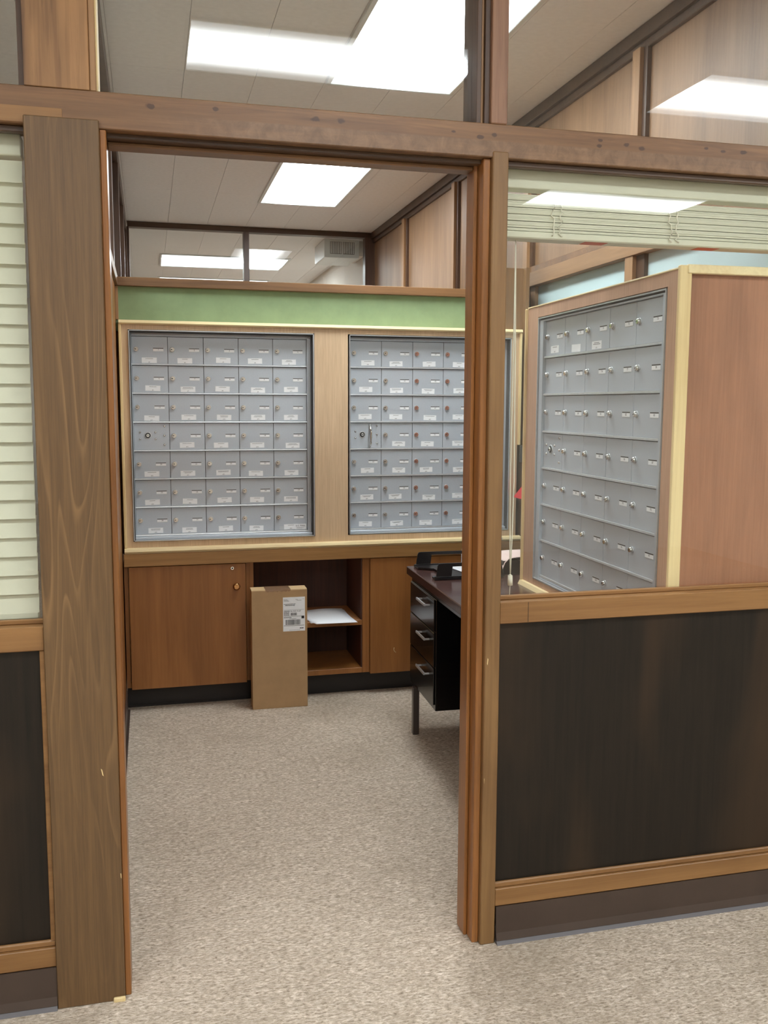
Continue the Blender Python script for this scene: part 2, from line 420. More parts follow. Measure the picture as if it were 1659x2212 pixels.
def outer(name, x0, x1, y0, y1, label):
    tag(bx(name, None, x0, x1, y0, y1, 0, CEIL, 'wallp', 0), label, 'wall', kind='structure')
outer('wall_lobby_left', -4.3, -4.2, -6.2, 12.2, 'plain off-white wall at the far left of the building')
outer('wall_lobby_right', 5.4, 5.5, -6.2, 12.2, 'plain off-white wall at the far right of the building')
outer('wall_lobby_rear', -4.2, 5.4, -6.3, -6.2, 'plain off-white wall behind the camera in the lobby')
outer('wall_far', -4.2, 5.4, 12.2, 12.3, 'plain off-white end wall beyond the far clerestory glass')

# ------------------------------------------------------------------ front partition wall (plane y = 0)
front = thing('wall_front', 'wood framed partition with beam, posts and dark lower panels around the open doorway', 'wall', kind='structure')
D = 0.11
m = MB().box(-4.2, RW + 3.4, 0.0, D, 2.052, 2.131, 'beam', 0.002)
m.build('beam', front)
# lower rail plate glued on the beam left of the doorway, with its visible joint
bx('beam_patch', front, -0.9, -0.167, -0.0012, 0.0, 2.054, 2.088, 'rail', 0.0004)
# left casing post, proud of the beam
bx('post', front, -0.247, -0.0905, -0.012, D, 0.0, 2.067, 'post', 0.002)
# left door jamb and door stop
bx('door_jamb', front, -0.0905, -0.0765, 0.004, D, 0.0, 2.052, 'jamb', 0.002)
# right post
bx('post', front, 0.832, 0.873, -0.004, D, 0.0, 2.066, 'post_r', 0.0025)
bx('door_jamb', front, 0.8135, 0.832, 0.012, D, 0.0, 2.052, 'jamb', 0.002)
bx('door_stop', front, 0.8035, 0.8135, 0.052, D, 0.0, 2.052, 'jamb', 0.0025)
bx('door_head', front, -0.0765, 0.8135, 0.03, D, 2.042, 2.052, 'dark', 0.001)
bx('door_stop', front, -0.0765, 0.8035, 0.06, D, 2.033, 2.042, 'board', 0.002)
def chip(pts, y): MB().prism(pts, y - 0.0004, y, 'y', 'pinez').build('paint_chip', front)
chip([(-0.1305, 0.592), (-0.1275, 0.589), (-0.1245, 0.573), (-0.1275, 0.576)], -0.012)
chip([(-0.0935, 0.327), (-0.0915, 0.325), (-0.0915, 0.313), (-0.0930, 0.316)], -0.012)
chip([(0.8395, 0.795), (0.8415, 0.792), (0.8395, 0.776), (0.8380, 0.780)], -0.004)
chip([(0.8350, 0.470), (0.8362, 0.468), (0.8358, 0.455)], -0.004)
# threshold bits at the post feet
bx('post_chip', front, -0.118, -0.090, -0.02, -0.012, 0.0, 0.012, 'pinez', 0.002)

def lower_bay(x0, x1, side):
    bx('sill_rail', front, x0, x1, 0.0, 0.05, 0.882, 0.939, 'rail', 0.002)
    bx('sill_rail', front, x0, x1, 0.05, D, 0.882, 0.936, 'rail', 0.002)
    bx('glazing_stop', front, x0, x1, 0.030, 0.042, 0.939, 0.950, 'rail', 0.002)
    bx('dark_panel', front, x0, x1, 0.016, 0.03, 0.150, 0.884, 'char', 0)
    bx('bottom_rail', front, x0, x1, 0.0, 0.05, 0.103, 0.152, 'rail', 0.002)
    bx('panel_bead', front, x0, x1, 0.006, 0.016, 0.152, 0.168, 'rail', 0.003)
    bx('back_board', front, x0, x1, 0.085, D, 0.0, 0.882, 'cab', 0)
lower_bay(0.873, 5.35, 'r'); lower_bay(-4.15, -0.247, 'l')
bx('rail_joint', front, 0.951, 0.9525, -0.0006, 0.0, 0.884, 0.937, 'dark', 0)
# upright beads either side of the left lower panel
bx('panel_bead', front, -0.259, -0.247, 0.004, 0.016, 0.168, 0.882, 'rail', 0.002)
# upper structure above the beam
up = front
bx('upper_post', up, -0.243, -0.108, -0.002, D, 2.131, CEIL, 'ply', 0.001)
bx('upper_bead', up, -0.108, -0.094, 0.004, D, 2.131, CEIL, 'stud', 0.002)
bx('upper_bead', up, -0.094, -0.090, 0.012, D, 2.131, CEIL, 'pinez', 0.001)
bx('upper_bead', up, -0.255, -0.243, 0.010, D, 2.131, CEIL, 'darkz', 0.001)
bx('upper_post', up, 0.826, 0.868, -0.002, D, 2.131, CEIL, 'knot', 0.002)
bx('upper_bead', up, 0.813, 0.826, 0.012, D, 2.131, CEIL, 'darkz', 0.001)
bx('upper_bead', up, 0.803, 0.813, 0.018, D, 2.131, CEIL, 'stud', 0.003)
bx('upper_bead', up, 0.792, 0.803, 0.010, D, 2.131, CEIL, 'darkz', 0.001)
bx('upper_post', up, 3.2, 3.24, 0, D, 2.131, CEIL, 'knot', 0.002)
bx('ceiling_plate', up, -4.2, 5.4, 0, D, CEIL - 0.07, CEIL - 0.001, 'dark', 0.001)
for k, (a, b, m_) in enumerate(((-4.15, -0.255, 'dark'), (-0.09, 0.792, 'dark'), (0.868, 3.2, 'dark'))):
    bx('glazing_stop', up, a, b, 0.03, 0.04, 2.131, 2.137, m_, 0.001)

# vinyl base, right and left of the doorway
def base_strip(name, x0, x1, label):
    t = thing(name, label, 'baseboard', kind='structure')
    MB().prism([(-0.012, 0.010), (0.0, 0.012), (0.0, 0.103), (-0.004, 0.103), (-0.006, 0.03)], x0, x1, 'x', 'base').build('cove', t)
    MB().prism([(-0.018, 0.0), (0.0, 0.0), (0.0, 0.010), (-0.011, 0.009)], x0, x1, 'x', 'base_lip').build('shoe', t)
base_strip('baseboard_front_right', 0.876, 5.35, 'dark brown vinyl base below the right dark panel')
base_strip('baseboard_front_left', -4.15, -0.248, 'dark brown vinyl base below the left dark panel')

# glazing
def window(name, label, x0, x1, z0, z1, y=0.045):
    t = thing(name, label, 'window', kind='structure')
    bx('glass_pane', t, x0, x1, y, y + 0.005, z0, z1, 'glass', 0)
    return t
window('window_1', 'large clear lower window pane right of the doorway', 0.873, 3.2, 0.937, 2.052)
window('window_2', 'lower window pane at the left edge in front of lowered blind', -3.0, -0.247, 0.937, 2.052)
window('window_3', 'clerestory glass pane above the open doorway', -0.09, 0.792, 2.131, CEIL - 0.07)
window('window_4', 'clerestory glass pane above the right window', 0.868, 3.2, 2.131, CEIL - 0.07)
window('window_5', 'clerestory glass pane at the top left corner', -3.0, -0.255, 2.131, CEIL - 0.07)
bx('glazing_stop', front, 0.873, 3.2, 0.020, 0.040, 2.038, 2.052, 'dark', 0.002)
bx('glazing_stop', front, -4.15, -0.247, 0.020, 0.040, 2.038, 2.052, 'dark', 0.002)
bx('window_stile', front, 3.2, 3.24, 0, D, 0.9, 2.052, 'post_r', 0.002)

# ------------------------------------------------------------------ left wall
lw = thing('wall_left', 'wood wall at the left of the mail room with dark framed clerestory glass', 'wall', kind='structure')
bx('wall_board', lw, LW - 0.1, LW, D, 12.0, 0, 1.985, 'cab', 0)
bx('ledge', lw, LW - 0.1, LW + 0.012, D, YB, 1.985, 2.03, 'board', 0.001)
bx('ceiling_plate', lw, LW - 0.10, LW - 0.005, D, YB, 2.86, CEIL - 0.001, 'dark', 0.001)
for y in (0.12, 1.31, 2.43, 3.65, 4.87, 5.86):
    bx('clerestory_post', lw, LW - 0.10, LW - 0.005, y, y + 0.09, 2.03, 2.86, 'darkz', 0.001)
wl = thing('window_6', 'clerestory glass strip along the left wall', 'window', kind='structure')
bx('glass_pane', wl, LW - 0.055, LW - 0.05, D + 0.01, YB - 0.01, 2.031, 2.859, 'glass', 0)
bl = thing('baseboard_left', 'dark vinyl base along the left wall of the mail room', 'baseboard', kind='structure')
bx('cove', bl, LW, LW + 0.006, D, 2.2, 0.0, 0.10, 'base', 0.001)
bx('shoe', bl, LW, LW + 0.016, D, 2.2, 0.0, 0.010, 'base', 0.002)

# ------------------------------------------------------------------ right wall: blue panels below, plywood panels above
rw = thing('wall_right', 'right wall with pale blue lower panels, brown beam and plywood upper panels between studs', 'wall', kind='structure')
bx('wall_backing', rw, RW + 0.012, RW + 0.1, D, YB + 6, 0, CEIL, 'wallp', 0)
ys = [0.045, 1.265, 2.38, 3.595, 4.815, 5.93]
for i in range(5):
    bx('upper_panel', rw, RW, RW + 0.012, ys[i] + 0.09 if i else D, ys[i + 1] + 0.005, 2.13, 2.87, 'panel', 0)
for y in ys[1:-1]:
    bx('stud', rw, RW - 0.035, RW + 0.012, y + 0.03, y + 0.09, 2.13, 2.87, 'stud', 0.001)
    bx('stud', rw, RW - 0.018, RW + 0.012, y, y + 0.03, 2.13, 2.87, 'darkz', 0.001)
bx('ceiling_beam', rw, RW - 0.035, RW + 0.012, D, YB, 2.895, CEIL - 0.001, 'dark', 0.002)
bx('ceiling_bead', rw, RW - 0.018, RW + 0.012, D, YB, 2.862, 2.895, 'dark', 0.003)
bx('wall_beam', rw, RW - 0.04, RW + 0.012, D, YB, 2.058, 2.13, 'studx', 0.002)
bx('upper_bead', rw, RW - 0.022, RW, D, YB, 2.13, 2.165, 'board', 0.003)
bx('blue_panel', rw, RW, RW + 0.012, D, 1.235, 0, 2.058, 'blue', 0)
bx('blue_panel', rw, RW, RW + 0.012, 1.365, 2.33, 0, 2.058, 'blue', 0)
bx('stud', rw, RW - 0.018, RW + 0.012, 2.33, 2.39, 0, 2.058, 'stud', 0.001)
bx('stud', rw, RW - 0.03, RW + 0.012, 2.39, 2.46, 0, 2.058, 'darkz', 0.001)  # dark wood puts the shadowed face of the corner stud into the colour
bx('recess_back', rw, 1.862, RW, 2.46, 2.48, 0, 2.058, 'cornerw', 0)
bx('stud', rw, RW - 0.035, RW + 0.012, 1.30, 1.365, 0.9, 2.058, 'stud', 0.001)
bx('stud', rw, RW - 0.018, RW + 0.012, 1.235, 1.30, 0.9, 2.058, 'darkz', 0.001)

# ------------------------------------------------------------------ mail partition (back of the room) and far clerestory
wb = thing('wall_back', 'low back partition with green painted strip above the mailboxes', 'wall', kind='structure')
bx('green_strip', wb, LW + 0.0, 1.70, 2.25, 2.29, 1.78, 1.98, 'green', 0)
bx('backing', wb, LW, 1.842, 2.30, 2.33, 0.74, 1.98, 'cab', 0)
bx('corner_board', wb, 1.842, 1.862, 2.19, 2.45, 0.0, 2.13, 'cornerw', 0.001)
bx('corner_board', wb, 1.70, 1.842, 2.225, 2.25, 1.828, 2.13, 'cornerw', 0.001)
bx('edge_strip', wb, LW, LW + 0.013, 2.236, 2.25, 1.83, 1.98, 'stud', 0.001)
t1 = thing('trim_1', 'long brown ledge board capping the green strip', 'trim', kind='structure')
bx('ledge_board', t1, LW + 0.001, 1.70, 2.222, 2.34, 1.980, 2.019, 'board', 0.002)

wc = thing('wall_clerestory', 'dark framed clerestory partition near the ceiling beyond the mail wall', 'wall', kind='structure')
bx('lower_wall', wc, LW, RW, YB, YB + 0.08, 0, 2.35, 'wallp', 0)
bx('bottom_rail', wc, LW, RW, YB - 0.01, YB + 0.08, 2.35, 2.44, 'dark', 0.001)
bx('top_rail', wc, LW, RW, YB - 0.01, YB + 0.08, 2.905, CEIL - 0.001, 'dark', 0.001)
bx('clerestory_post', wc, LW - 0.06, -0.142 + 0.02, YB - 0.01, YB + 0.08, 2.44, 2.905, 'darkz', 0.001)
bx('clerestory_post', wc, 0.82, 0.868, YB - 0.01, YB + 0.08, 2.44, 2.905, 'darkz', 0.001)
bx('clerestory_post', wc, 1.885, RW, YB - 0.01, YB + 0.08, 2.44, 2.905, 'darkz', 0.001)
window('window_7', 'left pane of the far clerestory showing lit fixtures beyond', -0.122, 0.82, 2.44, 2.905, YB + 0.02)
window('window_8', 'right pane of the far clerestory in front of the duct vent', 0.868, 1.885, 2.44, 2.905, YB + 0.02)

# ------------------------------------------------------------------ ceiling lights
def troffer(cx, cy, lx, ly, label, group=None):
    t = thing('ceiling_light', label, 'ceiling light', (cx, cy, CEIL), 0, group)
    a, b, fr = lx / 2, ly / 2, 0.022
    m = MB()
    m.box(-a - fr, a + fr, -b - fr, -b, -0.012, 0, 'white', 0.002); m.box(-a - fr, a + fr, b, b + fr, -0.012, 0, 'white', 0.002)
    m.box(-a - fr, -a, -b, b, -0.012, 0, 'white', 0.002); m.box(a, a + fr, -b, b, -0.012, 0, 'white', 0.002)
    m.build('frame', t)
    MB().box(-a, a, -b, b, -0.007, -0.001, 'lampx' if lx > ly else 'lampy').build('lens', t)
troffer(1.155, 1.60, 0.58, 1.28, 'large ceiling light nearest the camera above the doorway glass')
troffer(1.13, 4.25, 0.56, 1.33, 'single ceiling light seen through the open doorway')
troffer(0.81, 8.0, 1.28, 0.80, 'nearer strip light beyond the far clerestory glass')
troffer(0.81, 9.65, 1.28, 0.60, 'farther strip light just above the brown ledge board')
for (x, y, lab) in ((0.82, -1.86, 'lobby ceiling light mirrored in the glass above the doorway, left of the big light'),
                    (3.12, -1.86, 'lobby ceiling light mirrored in the top right clerestory glass'),
                    (3.38, -4.15, 'lobby ceiling light mirrored in the lower right window above the raised blind'),
                    (0.82, -4.15, 'rear lobby ceiling light straight behind the camera'),
                    (-1.6, -1.86, 'left lobby ceiling light mirrored in the left window blind'),
                    (-1.6, -4.15, 'rear left lobby ceiling light behind the camera'),
                    (-1.5, 1.3, 'added unseen ceiling light brightening the neighbouring room behind the left blind')):  # last one is added out of view to brighten the left room
    troffer(x, y, 1.24, 0.56, lab)

# ------------------------------------------------------------------ duct vent beyond the clerestory
t = thing('duct_vent', 'white boxed duct with louvred grille hanging beyond the far clerestory', 'vent', (1.59, 6.32, 2.785))
bx('duct_box', t, 0, 0.325, 0, 0.5, 0, 0.164, 'white', 0.003)
bx('duct_box', t, 0.325, 0.39, 0.06, 0.5, 0.03, 0.164, 'wallp', 0.002)
for gx in (0.055, 0.175):
    m = MB().box(gx, gx + 0.105, -0.004, 0.0, 0.032, 0.140, 'grey')
    m.build('grille', t)
    for k in range(6):
        bx('louvre', t, gx + 0.004 + k * 0.017, gx + 0.014 + k * 0.017, -0.010, -0.004, 0.035, 0.137, 'white', 0)

# ------------------------------------------------------------------ mailbox units
CW, RH = 0.1605, 0.1327
def lock_mesh(mat):
    m = MB(); m.cyl((0, 0, 0), 0.0122, -0.003, 'y', 'alu_edge', 18, 0.0116).cyl((0, -0.003, 0), 0.0108, -0.006, 'y', mat, 18, 0.0094)
    m.box(-0.0058, -0.0005, -0.0096, -0.0088, -0.0013, 0.0013, 'key'); m.cyl((-0.0045, -0.0090, 0), 0.002, -0.0006, 'y', 'key', 8)
    return m.mesh('lock')
LOCK = lock_mesh('lockm'); LOCKC = lock_mesh('copper_tint')
LOCKS = MB().cyl((0, 0, 0), 0.0105, -0.003, 'y', 'alu_edge', 16, 0.0098).cyl((0, -0.003, 0), 0.0088, -0.006, 'y', 'chrome', 16, 0.0088).cyl((0, -0.009, 0), 0.0088, -0.002, 'y', 'chrome', 16, 0.0062).box(-0.005, 0.0, -0.0117, -0.0109, -0.001, 0.001, 'key').mesh('lock')
def door_mesh():
    m = MB(); m.box(0.0010, CW - 0.0010, 0, 0.004, 0.0085, RH - 0.0015, 'alu', 0.0009); return m.mesh('mailbox_door')
DOOR = door_mesh()
BAR = MB().prism([(-0.0075, 0.0015), (0.0, 0.0), (0.0, 0.0085), (-0.0062, 0.0075)], 0, 5 * CW, 'x', 'alu_edge').mesh('row_bar')
RIVET = MB().cyl((0, 0, 0), 0.0052, -0.0022, 'y', 'chrome', 12, 0.0046).cyl((0, -0.0022, 0), 0.0046, -0.002, 'y', 'chrome', 12, 0.0022).mesh('rivet')
CUP = MB().cyl((0, 0, 0), 0.0165, -0.0018, 'y', 'alu_edge', 24, 0.0150).cyl((0, -0.0018, 0), 0.0125, -0.0004, 'y', 'alu_dark', 24).cyl((0, -0.0022, 0), 0.0088, -0.006, 'y', 'chrome', 16, 0.0066).box(-0.0052, 0.0052, -0.0088, -0.0081, -0.001, 0.001, 'key').mesh('master_lock')

def plate_mesh(num):
    m = MB(); w, h = 0.046, 0.0150
    m.box(-0.001, w + 0.001, -0.0006, 0.0, -0.001, h + 0.001, 'alu_edge')
    m.box(0, w, -0.0010, -0.0005, h * 0.78, h, 'alu_dark'); m.box(0, w, -0.0010, -0.0005, 0, h * 0.78, 'card')
    m.text(str(num), 0.0095, w * 0.52, h * 0.45, -0.0013, 'ink')
    return m.mesh('number_plate')
def label_mesh(num, seed, style):
    rnd = random.Random(seed); m = MB(); w, h = 0.067, 0.0250
    m.box(0, w, -0.0007, 0, 0, h, 'card')
    if style == 'plain': return m.mesh('name_label')
    rows = rnd.choice((1, 1, 2, 2))
    z = h - 0.0052
    for r in range(rows):
        L = rnd.uniform(0.024, 0.05); x = w / 2 - L / 2; e = x + L
        while x < e:
            q = rnd.uniform(0.0014, 0.004); m.box(x, min(x + q, e), -0.0010, -0.0007, z - 0.0009, z + 0.0009, 'inkg'); x += q + 0.0006
        z -= 0.0046
    m.text('#%d' % num, 0.0066, w / 2, 0.0042, -0.0010, 'ink')
    return m.mesh('name_label')

def mailbox_unit(label, loc, rz, sx, sz, first, recess, fl, handle=False, names=None, copper_tint=(), mail=False):
    """outer frame then seven rows of five doors; local x to the right, y into the wall, z up; origin at the frame's lower left corner"""
    t = thing('mailbox_unit', label, 'mailboxes', loc, rz, 'wall mailbox units')
    t.scale = (sx, 1, sz)
    W_, H_ = 5 * CW, 7 * RH
    ml, mr, mb, mt = fl
    X0, X1, Z0, Z1 = -ml, W_ + mr, -mb, H_ + mt
    m = MB()
    m.box(X0, X0 + 0.004, -recess - 0.004, 0.02, Z0, Z1, 'alu_edge'); m.box(X1 - 0.004, X1, -recess - 0.004, 0.02, Z0, Z1, 'alu_edge')
    m.box(X0, X1, -recess - 0.004, 0.02, Z1 - 0.004, Z1, 'alu_edge'); m.box(X0, X1, -recess - 0.004, 0.02, Z0, Z0 + 0.004, 'alu_edge')
    m.build('frame', t)
    m = MB()
    for (a, b, c, d) in ((X0 + 0.004, X0 + 0.0075, Z0 + 0.004, Z1 - 0.004), (X1 - 0.0075, X1 - 0.004, Z0 + 0.004, Z1 - 0.004), (X0 + 0.004, X1 - 0.004, Z1 - 0.0095, Z1 - 0.004)):
        m.box(a, b, -recess + 0.006, 0.02, c, d, 'alu_dark')
    m.box(X0 + 0.0075, 0.0, -0.012, 0.02, Z0 + 0.004, Z1 - 0.0095, 'alu', 0.001)
    m.box(W_, X1 - 0.0075, -0.012, 0.02, Z0 + 0.004, Z1 - 0.0095, 'alu', 0.001)
    m.box(0.0, W_, -0.012, 0.02, H_, Z1 - 0.0095, 'alu', 0.001)
    m.box(X0 + 0.0075, X1 - 0.0075, -recess * 0.6, 0.02, Z0 + 0.004, 0.0, 'alu', 0.002)
    m.box(0, W_, 0.006, 0.02, 0, H_, 'alu_dark')
    m.build('inner_frame', t)
    n = first
    for r in range(7):
        z = H_ - (r + 1) * RH
        link('row_bar', BAR, t, (0, 0, z))
        for c in range(5):
            x = c * CW
            if r == 3 and c == 0:
                d = link('master_door', DOOR, t, (x, 0, z))
                link('master_lock', CUP, d, (0.063, 0, 0.075))
                pts = [(0.028, 0.090), (0.028, 0.058), (0.138, 0.118), (0.138, 0.075), (0.138, 0.032)]
                if not handle: pts += [(0.098, 0.090), (0.098, 0.058)]
                for (a, b) in pts: link('rivet', RIVET, d, (a, 0, b))
                if handle:
                    pp = [(0.101, 0.002, 0.122), (0.101, -0.010, 0.121), (0.101, -0.026, 0.106), (0.101, -0.032, 0.085), (0.101, -0.032, 0.060), (0.101, -0.026, 0.036), (0.101, -0.010, 0.018), (0.101, 0.002, 0.017)]
                    MB().tube(pp, 0.0052, 'chrome', 10).build('pull_handle', d)
                continue
            d = link('mailbox_door', DOOR, t, (x, 0, z))
            link('lock', LOCKS if first == 69 else LOCKC if c in copper_tint else LOCK, d, (0.0205, 0, 0.0735))
            link('number_plate', plate_mesh(n), d, (0.0955, 0, 0.0655))
            if names is None or (r, c) in names:
                st = 'plain' if (names is not None and c == 1) else 'text'
                o = link('name_label', label_mesh(n, n * 7 + 1, st), d, (0.049 + random.uniform(-0.009, 0.009), 0, 0.0125 + random.uniform(-0.0025, 0.005)))
                o.rotation_euler = (0, random.uniform(-0.03, 0.03), 0)
            if mail and r == 6 and c == 4:
                mm = MB().box(0, 0.055, -0.0012, -0.0003, 0, 0.026, 'card').text('U.S. MAIL', 0.0115, 0.027, 0.017, -0.0015, 'ink')
                for q in range(2): mm.box(0.008, 0.047 - q * 0.01, -0.0015, -0.0012, 0.008 - q * 0.004, 0.0092 - q * 0.004, 'inkg')
                mm.build('sticker', d, (0.099, 0, 0.012)); 
                MB().box(0, 0.03, -0.0004, 0, 0, 0.018, 'tape').build('sticker', d, (0.025, 0, 0.010))
            n += 1
    return t
yd = 2.250
mailbox_unit('grey mailbox bank at left on the back wall, doors numbered from 1', (-0.070, yd, 0.829), 0, 1.0125, 1.0, 1, 0.058, (0.011, 0.026, 0.016, 0.024), mail=True)
mailbox_unit('grey mailbox bank at right on the back wall with chrome pull handle', (0.9555, yd, 0.829), 0, 0.9935, 1.0, 35, 0.050, (0.013, 0.022, 0.016, 0.024), handle=True, copper_tint=(2, 3))

# ------------------------------------------------------------------ pale surround of the two back units
t = thing('mailbox_surround', 'pale wood surround with raw pine edging framing the two back mailbox banks', 'cabinet', (0, 0, 0))
Y0, Y1 = 2.197, 2.21
u1 = (-0.083, 0.772); u2 = (0.935, 1.772)   # openings
zb, zt = 0.811, 1.784
bx('stile', t, -0.118, u1[0], Y0, Y1, zb, zt, 'face', 0)
bx('stile', t, u1[1], u2[0], Y0 - 0.001, Y1, 0.781, 1.806, 'face', 0.0005)
bx('stile', t, u2[1], 1.815, Y0, Y1, zb, zt, 'face', 0)
for a, b in ((-0.118, u1[1]), (u2[0], 1.815)):
    bx('rail', t, a, b, Y0, Y1, zt, 1.806, 'face', 0)
    bx('rail', t, a, b, Y0, Y1, 0.781, zb, 'face', 0)
MB().prism([(2.176, 1.812), (2.180, 1.824), (2.197, 1.826), (2.26, 1.826), (2.26, 1.806), (2.185, 1.806)], -0.122, 1.826, 'x', 'pine').build('edging', t)
MB().prism([(2.168, 0.768), (2.172, 0.779), (2.197, 0.783), (2.197, 0.757), (2.180, 0.757), (2.178, 0.765), (2.170, 0.764)], -0.124, 1.836, 'x', 'pine').build('edging', t)
bx('edging', t, -0.124, -0.112, 2.182, 2.26, 0.783, 1.806, 'pinez', 0.002)
bx('edging', t, 1.815, 1.827, 2.182, 2.25, 1.247, 1.806, 'pinez', 0.002)
bx('top_panel', t, -0.112, 1.815, 2.21, 2.25, 1.795, 1.806, 'face', 0)

# ------------------------------------------------------------------ base cabinets below
t = tag(bx('cabinet_top', None, -0.128, 1.84, 2.172, 2.295, 0.697, 0.757, 'apron', 0.002), 'continuous brown wood top rail above the base cabinets', 'counter')
def carcass(t, x0, x1, y1=2.56):
    bx('toe_kick', t, x0, x1, 2.262, 2.28, 0.0, 0.110, 'toe', 0)
    bx('side_panel', t, x0, x0 + 0.018, 2.20, y1, 0.112, 0.697, 'cab', 0.001)
    bx('side_panel', t, x1 - 0.018, x1, 2.20, y1, 0.112, 0.697, 'cab', 0.001)
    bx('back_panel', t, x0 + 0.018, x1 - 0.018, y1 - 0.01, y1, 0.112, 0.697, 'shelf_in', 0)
    bx('bottom_panel', t, x0 + 0.018, x1 - 0.018, 2.20, y1 - 0.01, 0.112, 0.138, 'cab', 0.001)
t = thing('base_cabinet', 'brown wood base cabinet with one closed door, left of the cardboard box', 'cabinet')
carcass(t, -0.130, 0.452)
bx('foot_strip', t, -0.130, 0.452, 2.256, 2.262, 0.0, 0.012, 'toe', 0.002)
d = bx('door', t, -0.108, 0.431, 2.182, 2.199, 0.108, 0.693, 'cab', 0.0015)
MB().cyl((0.368, 2.182, 0.672), 0.0085, -0.004, 'y', 'chrome', 16, 0.0075).cyl((0.368, 2.178, 0.672), 0.004, -0.0008, 'y', 'key', 10).build('cam_lock', d)
MB().cyl((0.386, 2.182, 0.585), 0.006, -0.012, 'y', 'brass', 12).cyl((0.386, 2.172, 0.585), 0.014, -0.008, 'y', 'brass', 24, 0.0175).cyl((0.386, 2.164, 0.585), 0.0175, -0.004, 'y', 'brass', 24, 0.011).build('knob', d)
t = thing('open_shelf_cabinet', 'open base cabinet with one shelf behind the cardboard box', 'cabinet')
carcass(t, 0.452, 1.0265)
bx('shelf', t, 0.470, 1.0085, 2.205, 2.55, 0.355, 0.381, 'cab', 0.001)
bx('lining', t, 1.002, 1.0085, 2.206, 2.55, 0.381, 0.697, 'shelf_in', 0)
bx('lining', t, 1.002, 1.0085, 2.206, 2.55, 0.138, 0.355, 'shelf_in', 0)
t = thing('base_cabinet', 'plain brown base cabinet partly hidden behind the black desk', 'cabinet')
carcass(t, 1.0265, 1.84)
bx('door', t, 1.045, 1.82, 2.182, 2.199, 0.108, 0.693, 'cab', 0.0015)
MB().tube([(1.168, 2.181, 0.235), (1.166, 2.181, 0.225), (1.170, 2.181, 0.215), (1.177, 2.181, 0.210)], 0.0012, 'pine', 6).build('scratch', t)

# ------------------------------------------------------------------ cardboard box
t = thing('cardboard_box', 'tall cardboard box with shipping label standing in front of the open shelf', 'box', (0.447, 2.085, 0), math.radians(-1.0))
BW, BD, BH = 0.264, 0.088, 0.574
m = MB().box(0, BW, 0, BD, 0, BH, 'cardb', 0.0015); m.build('carton', t)
m = MB().box(0.0, BW, 0.001, BD - 0.001, BH, BH + 0.003, 'cardt', 0.001); m.build('flap', t)
m = MB().box(0.066, 0.185, -0.0006, BD + 0.0006, BH + 0.003, BH + 0.0036, 'ptape', 0)
for k in range(22):
    q = random.uniform(0.002, 0.006); m.box(0.066 + k * 0.0054, 0.066 + (k + 1) * 0.0054, -0.0009, 0, BH - q - 0.001, BH + 0.0036, 'ptape')
m.build('packing_tape', t)
lb = MB().box(0, 0.105, -0.0008, 0, 0, 0.165, 'card', 0)
rn = random.Random(9)
def dash(x0, x1, z, h=0.0018, mt='inkg'):
    x = x0
    while x < x1:
        q = rn.uniform(0.0015, 0.006); lb.box(x, min(x + q, x1), -0.0011, -0.0008, z - h / 2, z + h / 2, mt); x += q + 0.0008
dash(0.004, 0.020, 0.154); dash(0.004, 0.026, 0.150); dash(0.004, 0.030, 0.146); dash(0.060, 0.070, 0.153); dash(0.066, 0.088, 0.149); dash(0.095, 0.100, 0.155)
dash(0.004, 0.060, 0.132, 0.002, 'ink'); dash(0.010, 0.058, 0.1285); dash(0.010, 0.056, 0.125, 0.0024, 'ink')
lb.box(0.004, 0.101, -0.0011, -0.0008, 0.1035, 0.1042, 'ink')
for k in range(6): dash(0.004, 0.030, 0.099 - k * 0.0042, 0.0028)
lb.text('CA 933 9-07', 0.0105, 0.058, 0.0965, -0.0012, 'ink')
rb = random.Random(3)
def bars(x0, x1, z0, z1):
    x = x0
    while x < x1:
        w = rb.choice((0.0006, 0.0010, 0.0016)); lb.box(x, min(x + w, x1), -0.0011, -0.0008, z0, z1, 'ink'); x += w + rb.choice((0.0006, 0.001))
bars(0.036, 0.066, 0.076, 0.089)
lb.box(0.004, 0.101, -0.0011, -0.0008, 0.0715, 0.0728, 'ink'); lb.box(0.088, 0.101, -0.0012, -0.0008, 0.0600, 0.0730, 'key')
dash(0.004, 0.040, 0.0665, 0.0036); dash(0.030, 0.064, 0.0605)
bars(0.012, 0.083, 0.031, 0.056)
lb.box(0.004, 0.101, -0.0011, -0.0008, 0.0265, 0.0282, 'ink')
dash(0.080, 0.098, 0.0135, 0.0045, 'ink'); dash(0.030, 0.082, 0.0055, 0.0012)
o = lb.build('shipping_label', t, (0.148, 0, BH - 0.200))

# ------------------------------------------------------------------ papers on the open shelf
def paper(name, label, pts, z, th=0.0006, lift=0.0, m='paper', group=None):
    c = [sum(p[0] for p in pts) / len(pts), sum(p[1] for p in pts) / len(pts)]
    grid = []
    a, b, c_, d = pts
    for i in range(7):
        v = i / 6; row = []
        for j in range(7):
            u = j / 6
            x = (a[0] * (1 - u) + b[0] * u) * (1 - v) + (d[0] * (1 - u) + c_[0] * u) * v
            y = (a[1] * (1 - u) + b[1] * u) * (1 - v) + (d[1] * (1 - u) + c_[1] * u) * v
            row.append((x, y, z + th + lift * v * v * (0.6 + 0.4 * math.sin(u * 3))))
        grid.append(row)
    o = MB().sheet(grid, th, m).build(name)
    return tag(o, label, 'paper', group)
paper('envelope', 'lower white envelope of the two lying on the open shelf', [(0.745, 2.185), (0.955, 2.165), (0.965, 2.44), (0.735, 2.45)], 0.3812, 0.0025, 0.0)
paper('paper_sheet', 'top white paper with raised back edge lying on the open shelf', [(0.768, 2.150), (0.972, 2.142), (0.945, 2.40), (0.690, 2.36)], 0.3842, 0.0012, 0.022)

